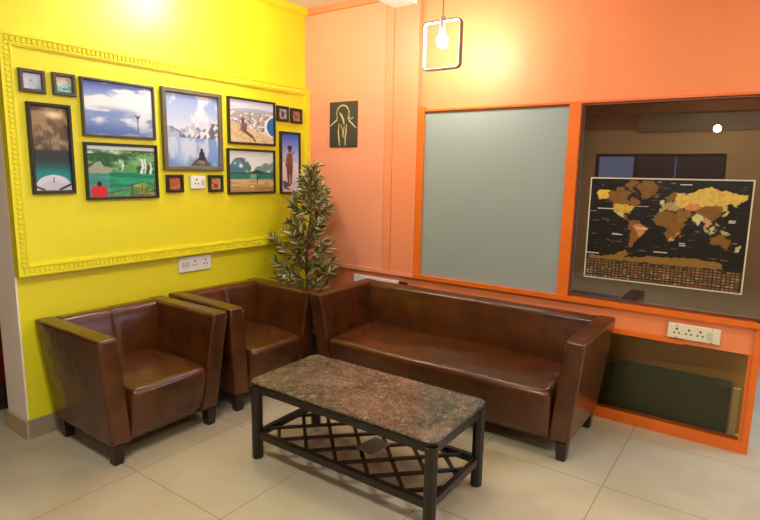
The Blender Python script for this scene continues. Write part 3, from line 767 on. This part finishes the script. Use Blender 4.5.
# ------------------------------------------------------------------ world map poster
def miller(lat):
    ph = np.radians(lat); return math.degrees(1.25*math.log(math.tan(PI/4 + .4*ph)))
def LL(pts): return [((lo+180)/360*.95+.02, .445 - .0037*miller(la)) for lo, la in pts]
p = Pic(300, 216); u, v = p.u, p.v
n = fbm(u, v, 30, 3, 50)
p.c = p.grad(n, (8, 7, 5), (18, 15, 12))
gold = (128, 88, 28)
cont = {
 'na': [(-141,60),(-141,70),(-125,70),(-110,68),(-95,70),(-82,68),(-88,64),(-94,60),(-88,57),(-80,53),(-78,60),(-74,62),(-66,58),(-57,52),(-65,47),(-70,44),(-75,38),(-81,31),(-80,25),(-84,30),(-95,29),(-97,22),(-91,19),(-87,21),(-88,16),(-83,10),(-78,8),(-86,13),(-95,16),(-106,22),(-113,31),(-118,34),(-124,41),(-124,48),(-132,56)],
 'ak': [(-141,60),(-141,70),(-156,71),(-166,68),(-165,63),(-160,58),(-152,59)],
 'usa': [(-124,48),(-95,49),(-83,46),(-70,46),(-70,42),(-76,37),(-81,31),(-80,25),(-84,30),(-96,28),(-104,30),(-117,33),(-124,40)],
 'mex': [(-117,33),(-104,30),(-97,26),(-97,20),(-91,18),(-95,16),(-106,22),(-112,29)],
 'arc1': [(-120,72),(-105,70),(-100,74),(-115,76)], 'arc2': [(-90,73),(-70,70),(-63,66),(-78,73),(-84,75)], 'arc3': [(-95,77),(-78,76),(-65,82),(-80,83),(-92,81)],
 'gr': [(-55,60),(-44,60),(-22,70),(-18,78),(-30,83),(-55,82),(-70,77),(-54,70)],
 'sa': [(-78,8),(-72,12),(-60,10),(-50,2),(-35,-6),(-39,-15),(-41,-22),(-48,-26),(-57,-36),(-62,-40),(-66,-46),(-68,-54),(-74,-50),(-73,-38),(-70,-20),(-77,-12),(-81,-4)],
 'br': [(-60,4),(-50,2),(-35,-6),(-39,-15),(-41,-22),(-48,-27),(-53,-30),(-58,-18),(-66,-10),(-70,-4)],
 'af': [(-6,35),(10,37),(20,32),(32,31),(37,22),(43,12),(51,12),(42,-2),(40,-14),(35,-22),(32,-28),(26,-34),(18,-34),(12,-18),(13,-6),(9,3),(-4,5),(-12,8),(-17,15),(-16,24),(-10,30)],
 'saf': [(18,-34),(26,-34),(32,-28),(28,-24),(18,-28)], 'moz': [(35,-22),(40,-12),(35,-12),(32,-18)],
 'mad': [(44,-24),(50,-15),(48,-22)],
 'eu': [(-9,37),(-9,43),(-2,43),(-4,48),(2,51),(8,54),(12,54),(20,54),(28,60),(30,50),(40,46),(30,40),(24,38),(18,41),(14,40),(9,44),(3,42),(-1,37)],
 'scan': [(5,58),(6,62),(14,67),(25,71),(30,69),(28,61),(22,60),(20,65),(16,57),(12,56)], 'uk': [(-5,50),(1,51),(-2,56),(-6,58),(-4,54)], 'ice': [(-23,64),(-14,65),(-18,67)],
 'me': [(27,40),(42,41),(50,38),(60,36),(62,26),(57,25),(52,26),(58,22),(54,17),(44,12),(38,22),(34,30),(36,36)],
 'ru': [(30,50),(28,60),(30,69),(45,67),(60,69),(70,73),(90,75),(105,78),(120,73),(140,73),(160,70),(180,69),(178,64),(165,60),(160,53),(156,57),(142,59),(136,54),(140,47),(132,43),(128,50),(110,50),(90,50),(75,54),(60,52),(48,47),(40,46)],
 'kz': [(48,47),(60,54),(76,54),(86,48),(78,42),(60,40),(52,42)],
 'cn': [(74,40),(86,48),(92,50),(110,50),(128,50),(132,44),(122,38),(121,30),(112,21),(104,22),(97,28),(85,28),(78,33)], 'mon': [(90,49),(115,49),(105,42),(95,43)],
 'ind': [(68,24),(72,20),(77,8),(82,16),(90,22),(90,27),(78,33),(70,30)], 'sea': [(92,22),(97,26),(108,21),(108,12),(104,9),(100,8),(104,1),(99,8),(97,16)],
 'sum': [(95,5),(106,-5),(103,-5)], 'bor': [(109,1),(117,6),(118,0),(112,-3)], 'sul': [(120,0),(124,1),(121,-5)], 'ng': [(132,-1),(147,-6),(150,-10),(140,-8)], 'jav': [(106,-7),(118,-8),(112,-9)], 'phi': [(120,17),(126,8),(122,12)],
 'jp': [(131,33),(139,36),(142,43),(144,43),(140,35),(134,33)], 'kor': [(126,38),(129,36),(127,35)],
 'aus': [(114,-22),(122,-17),(130,-12),(136,-12),(141,-12),(146,-18),(153,-27),(150,-37),(144,-38),(136,-34),(126,-32),(115,-34)], 'tas': [(145,-41),(148,-41),(147,-43)], 'nz': [(173,-35),(178,-38),(172,-44),(167,-46),(172,-41)],
}
cc = {'usa': (206, 168, 62), 'ak': (222, 182, 70), 'br': (206, 132, 86), 'ru': (216, 180, 84), 'kz': (208, 130, 70), 'eu': (170, 150, 90), 'ind': (206, 200, 140), 'saf': (206, 150, 110), 'moz': (206, 130, 90), 'mex': (190, 190, 140),
      'sea': (196, 150, 104), 'uk': (200, 200, 140), 'sum': (190, 180, 130), 'bor': (190, 190, 130), 'jav': (190, 190, 130), 'phi': (200, 190, 140), 'ng': (180, 170, 110), 'arc2': (120, 86, 34), 'me': (136, 98, 40), 'nz': (200, 190, 150), 'jp': (200, 190, 130)}
nj = (fbm(u, v, 40, 3, 77) - .5) * .03; nk = (fbm(u, v, 40, 3, 78) - .5) * .03
uo, vo = p.u.copy(), p.v.copy(); p.u = uo + nj; p.v = vo + nk
for key, pts in cont.items():
    c = np.array(cc.get(key, gold), float) 
    base = LL(pts); mk = p.poly(base)
    if key not in ('usa', 'br', 'mex', 'kz', 'mon', 'saf', 'moz'):
        for dx_, dy_ in ((.006, 0), (-.006, 0), (0, .008), (0, -.008)): mk = mk | p.poly([(a_+dx_, b_+dy_) for a_, b_ in base])
    p.put(mk, c); p.put(mk * sm(.5, .62, fbm(u, v, 60, 2, 3)) * .35, c * .75)
p.u = uo + nj; 
ant = p.poly([(.03, .80), (.03, .765), (.12, .77), (.2, .74), (.28, .69), (.30, .73), (.27, .765), (.36, .75), (.42, .735), (.6, .725), (.72, .72), (.82, .73), (.87, .75), (.88, .80)])
p.put(ant, (136, 100, 42)); p.u, p.v = uo, vo
rs = np.random.RandomState(3)
for i in range(150):      # tiny unreadable place names
    x, y = rs.rand()*.94+.02, rs.rand()*.70+.03; w = .006+rs.rand()*.02
    k_ = np.abs(uo-x) < w; k_ &= np.abs(vo-y) < .0032; dark = p.c.sum(-1) < 140
    p.put(k_*dark*(rs.rand()*.45+.15), (214, 206, 190))
for x, y, w in ((.12, .30, .055), (.36, .265, .04), (.37, .47, .035), (.21, .545, .035), (.5, .685, .045), (.90, .36, .02), (.90, .375, .018), (.63, .59, .018), (.63, .605, .02), (.62, .055, .035), (.05, .745, .045)):
    p.put((np.abs(uo-x) < w) & (np.abs(vo-y) < .0045), (206, 200, 186))
fl = vo > .80; p.put(fl, (50, 34, 18))
cols = [(150, 110, 60), (196, 40, 40), (220, 214, 200), (60, 90, 140), (70, 120, 60), (206, 170, 60), (120, 80, 40), (170, 130, 70)]
for r_ in range(7):
    for c_ in range(38):
        x0 = .02 + c_*.0253; yy0 = .812 + r_*.0252
        if r_ == 0 and rs.rand() < .2: continue
        col = np.array(cols[rs.randint(8) if r_ > 1 else (0 if rs.rand() < .75 else rs.randint(8))])*.5 + np.array((96, 66, 30))*.5
        mk = (uo > x0) & (uo < x0+.018) & (vo > yy0) & (vo < yy0+.015); p.put(mk, col)
        col = np.array(cols[rs.randint(8) if r_ > 1 else 0])*.65 + np.array((96, 66, 30))*.35; p.put(mk & (vo > yy0+.0075), col)
bw = .0095
p.put((uo < bw*.75) | (uo > 1-bw*.75) | (vo < bw) | (vo > 1-bw), (216, 206, 178))
me = print_mesh(p, .778, .575); me.name = 'map_print'
t = thing('world_map_poster', 'black and gold world map poster with pale border on the glass', 'poster', (2.560, .004, 1.111))
t.rotation_euler = (0, math.radians(-.25), 0)
q = link('print', me, m_print, t); q.rotation_euler = (0, 0, -PI/2); q.location = (0, -.0015, 0)
bm = boxes(((-.389, 0, -.2875), (.389, .0015, .2875))); obj('sheet', bm, m_cream_pl, t)

# ------------------------------------------------------------------ pendant lamp
LX, LY = 1.398, -.40
t = thing('pendant_lamp', 'lit pendant lamp with rounded rectangular metal frame and bare bulb', 'lamp', (LX, LY, 1.972))
zb_, zt_ = .017, .282; hw_ = .120
pts = []
for cx, cz, a0 in ((hw_-.028, zt_-.028, 0), (-hw_+.028, zt_-.028, PI/2), (-hw_+.028, zb_+.028, PI), (hw_-.028, zb_+.028, 1.5*PI)):
    for i in range(6):
        a = a0 + PI/2*i/5; pts.append((cx + .028*math.cos(a), 0, cz + .028*math.sin(a)))
bm = bmesh.new()
N = len(pts); rings = []
for i, q_ in enumerate(pts):
    p0_ = Vector(pts[i-1]); p1_ = Vector(pts[(i+1) % N]); d = (p1_-p0_).normalized(); nrm = Vector((d.z, 0, -d.x)); c = Vector(q_)
    rings.append([bm.verts.new(c + nrm*a + Vector((0, b2, 0))) for a, b2 in ((.004, -.012), (.004, .012), (-.004, .012), (-.004, -.012))])
for i in range(N):
    A, B = rings[i], rings[(i+1) % N]
    for q_ in range(4): bm.faces.new((A[q_], A[(q_+1) % 4], B[(q_+1) % 4], B[q_]))
fr_ = obj('frame', bm, mat('grey_lamp_metal', rgb(122, 120, 108), .4, metal=.3), t)
bm = bmesh.new(); rings = []
for i, q_ in enumerate(pts):
    p0_ = Vector(pts[i-1]); p1_ = Vector(pts[(i+1) % N]); d = (p1_-p0_).normalized(); nrm = Vector((d.z, 0, -d.x)); c = Vector(q_)
    rings.append([bm.verts.new(c + nrm*a + Vector((0, b2, 0))) for a, b2 in ((-.0042, -.0128), (-.0042, .011), (-.008, .011), (-.008, -.0128))])
for i in range(N):
    A, B = rings[i], rings[(i+1) % N]
    for q_ in range(4): bm.faces.new((A[q_], A[(q_+1) % 4], B[(q_+1) % 4], B[q_]))
obj('inner_strip', bm, mat('bulb_glow_white_strip', rgb(245, 242, 232), .4, emit=(1, .93, .8, 1), es=.6), fr_)  # weak emission stands in for the bulb's light on the inner edge
bm = bmesh.new(); add_tube(bm, [(0, 0, zt_+.01), (0, 0, H-1.972)], .003, 8); obj('cord', bm, m_cord, t)
bm = bmesh.new(); add_lathe(bm, [(.006, .05), (.012, .045), (.017, .03), (.017, -.03), (.013, -.04)], 16, (0, 0, zt_-.02)); obj('bulb_holder', bm, m_metal, t, True)
bm = bmesh.new(); add_lathe(bm, [(.012, .045), (.018, .03), (.027, .012), (.031, -.008), (.028, -.026), (.016, -.038), (.003, -.042)], 20, (0, 0, zt_-.105))
m_bulb = mat('warm_bulb', rgb(255, 240, 220), .4, emit=(1, .91, .84, 1), es=290.)
obj('bulb', bm, m_bulb, t, True)

# second pendant: behind the camera, seen mirrored in the glass
t = thing('pendant_lamp', 'lit bare-bulb pendant near the window, seen only mirrored in glass', 'lamp', (2.45, -4.1, 1.95))
bm = bmesh.new(); add_sphere(bm, (0, 0, 0), .035); obj('bulb', bm, mat('second_bulb', rgb(255, 240, 220), .4, emit=(1, .90, .74, 1), es=330.), t, True)
bm = bmesh.new(); add_tube(bm, [(0, 0, .03), (0, 0, H-1.95)], .004, 8); obj('cord', bm, m_cord, t)

# ------------------------------------------------------------------ potted plant
t = thing('potted_plant', 'tall artificial olive plant with narrow leaves in the room corner', 'plant', (.30, -.33, 0))
bm = bmesh.new(); add_lathe(bm, [(.085, 0), (.09, .01), (.12, .22), (.125, .24), (.115, .245), (.108, .215), (.05, .21)], 28); obj('pot', bm, mat('dark_pot', rgb(60, 44, 36), .5), t, True)
rnd = random.Random(11)
camR = Vector((.819, .574, 0)); camF = Vector((-.574, .819, 0))
trunk = [Vector((0, 0, .2)), Vector((.0, .01, .5)), Vector((-.01, .0, .8)), Vector((.018, .01, 1.06)), Vector((.022, .014, 1.24)), Vector((.026, .016, 1.41))]
def at(tt):
    x = tt*(len(trunk)-1); i = min(int(x), len(trunk)-2); return trunk[i].lerp(trunk[i+1], x-i)
bmS = bmesh.new(); bmL = bmesh.new()
add_tube(bmS, trunk, [.012, .011, .009, .007, .005, .003], 8)
leafcol = []
def leaf(p, d, L, w):
    d = d.normalized(); s = d.cross(Vector((rnd.uniform(-1,1), rnd.uniform(-1,1), rnd.uniform(-.3,1.2)))).normalized(); nrm = s.cross(d)
    prof = ((0, .12), (.2, .75), (.45, 1.), (.75, .65), (1, .03)); prev = None; tone = rnd.random()
    droop = rnd.uniform(.0, .25)
    for q, ww in prof:
        c = p + d*L*q - Vector((0, 0, 1))*droop*L*q*q
        a = bmL.verts.new(c + s*w*ww + nrm*w*.35*ww); m_ = bmL.verts.new(c); b2 = bmL.verts.new(c - s*w*ww + nrm*w*.35*ww)
        leafcol.extend([tone]*3)
        if prev:
            bmL.faces.new((prev[0], prev[1], m_, a)); bmL.faces.new((prev[1], prev[2], b2, m_))
        prev = (a, m_, b2)
def twig(p, d, L, n):
    pts = [p]; dd = d.normalized()
    for i in range(5):
        dd = (dd + Vector((0, 0, .10)) + Vector((rnd.uniform(-.12,.12), rnd.uniform(-.12,.12), rnd.uniform(-.1,.1)))).normalized(); pts.append(pts[-1] + dd*L/5)
    add_tube(bmS, pts, [.004, .0035, .003, .0025, .002, .0012], 5)
    for i in range(n):
        tt = .15 + .85*(i+rnd.random()*.5)/n; x = tt*5; j = min(int(x), 4); q = pts[j].lerp(pts[j+1], x-j); ax_ = (pts[j+1]-pts[j]).normalized()
        o = Vector((rnd.uniform(-1,1), rnd.uniform(-1,1), rnd.uniform(-1,1))); o = (o - ax_*o.dot(ax_)).normalized()
        leaf(q, ax_*.9 + o*.75, rnd.uniform(.055, .095), rnd.uniform(.006, .0092))
    for i in range(4): leaf(pts[-1], dd + Vector((rnd.uniform(-.4,.4), rnd.uniform(-.4,.4), rnd.uniform(-.2,.4))), rnd.uniform(.05, .075), .008)
# (height fraction, sideways in image, towards camera, length)
spec = []
prof_w = [(.20, .95), (.28, 1.0), (.36, .95), (.45, .80), (.55, .66), (.64, .66), (.71, .56), (.77, .34), (.86, .22), (1.0, .14)]
for i in range(74):
    h_ = .17 + .81 * (i / 73.) ** 1.05
    wv = np.interp(h_, [a_ for a_, _ in prof_w], [b_ for _, b_ in prof_w])
    a_ = i * 2.399 + rnd.uniform(-.3, .3)
    sd, fw_ = math.cos(a_), math.sin(a_)
    L = .25 * wv * rnd.uniform(.8, 1.12) * (1.12 if sd > 0 and .55 < h_ < .78 else 1) * (1.25 if sd < 0 and h_ < .45 else 1)
    spec.append((h_, sd, fw_, L, rnd.uniform(.15, .75) + .5 * max(0, h_ - .6)))
for h_, sd, fw_, L, up in spec:
    p0 = at(h_); d = camR*sd - camF*fw_ + Vector((0, 0, up))
    twig(p0, d, L, int(7 + L*105))
    # keep inside the corner
for b_ in (bmS, bmL):
    for v_ in b_.verts:
        v_.co.x = max(v_.co.x, -.235) ; v_.co.y = min(v_.co.y, .285)
obj('branches', bmS, mat('branch_bark', rgb(86, 70, 44), .7), t, True)
m_leaf, nt, b = new_mat('olive_leaf')
a = nt.nodes.new('ShaderNodeVertexColor'); a.layer_name = 'tone'
cr = nt.nodes.new('ShaderNodeValToRGB'); e = cr.color_ramp.elements; e[0].color = rgb(74, 82, 34); e[1].color = rgb(232, 224, 180); x = e.new(.5); x.color = rgb(128, 126, 62); x = e.new(.75); x.color = rgb(186, 178, 116)
nt.links.new(a.outputs['Color'], cr.inputs['Fac']); nt.links.new(cr.outputs['Color'], b.inputs['Base Color']); b.inputs['Roughness'].default_value = .45
me = bpy.data.meshes.new('foliage'); bmL.to_mesh(me); bmL.free()
at_ = me.color_attributes.new('tone', 'FLOAT_COLOR', 'POINT'); c = np.ones((len(leafcol), 4), np.float32); c[:, :3] = np.array(leafcol)[:, None]; at_.data.foreach_set('color', c.ravel())
link('foliage', me, m_leaf, t)

# ------------------------------------------------------------------ lights
def fill_panel_light(name, label, x, y, sx, sy, power, col):  # unseen fixture, added to lift the general room brightness
    t = thing(name, label, 'ceiling light', (x, y, H))
    bm = boxes(((-sx/2-.02, -sy/2-.02, -.03), (sx/2+.02, sy/2+.02, -.001))); obj('housing', bm, m_white_pl, t)
    l = bpy.data.lights.new('fill_panel_glow', 'AREA'); l.shape = 'RECTANGLE'; l.size = sx; l.size_y = sy; l.energy = power; l.color = col
    o = bpy.data.objects.new('fill_panel_glow', l); COL.objects.link(o); o.location = (x, y, H - .036)
t = thing('pendant_lamp', 'bare-bulb pendant hung just under the ceiling beside the yellow wall', 'lamp', (.40, -1.12, 2.43))
bm = bmesh.new(); add_lathe(bm, [(.003, -.042), (.016, -.038), (.028, -.026), (.031, -.008), (.027, .012), (.018, .03), (.012, .045)], 20); obj('bulb', bm, mat('neutral_bulb', rgb(255, 240, 220), .4, emit=(1, .95, .86, 1), es=400.), t, True)
bm = bmesh.new(); add_lathe(bm, [(.014, .04), (.017, .05), (.017, .09), (.006, .10)], 16); obj('bulb_holder', bm, m_metal, t, True)
bm = bmesh.new(); add_tube(bm, [(0, 0, .09), (0, 0, H-2.43)], .003, 8); obj('cord', bm, m_cord, t)
fill_panel_light('added_ceiling_light', 'unseen long ceiling light added to brighten the middle of the room', 1.9, -2.7, .9, .3, 26, (.95, .97, 1))  # added fill above the room, out of view
fill_panel_light('added_ceiling_light', 'unseen ceiling light added for brightness over the passage beside the orange wall', 3.7, -1.2, .5, .5, 14, (1, .90, .75))  # second added fill, warm, also out of view
# daylight through the window behind and the passage on the right
def area(name, loc, rot, sx, sy, e, col):
    l = bpy.data.lights.new(name, 'AREA'); l.shape = 'RECTANGLE'; l.size = sx; l.size_y = sy; l.energy = e; l.color = col
    o = bpy.data.objects.new(name, l); COL.objects.link(o); o.location = loc; o.rotation_euler = rot; return o
area('passage_daylight', (4.1, .6, 1.9), (math.radians(-12), math.radians(28), 0), .8, 1.2, 40, (.55, .70, 1))

w = bpy.data.worlds.new('world'); S.world = w; w.use_nodes = True
w.node_tree.nodes['Background'].inputs[0].default_value = (.25, .32, .55, 1); w.node_tree.nodes['Background'].inputs[1].default_value = .6
S.view_settings.view_transform = 'Standard'; S.view_settings.look = 'None'; S.view_settings.gamma = 1; S.view_settings.use_curve_mapping = False
S.view_settings.exposure = .55
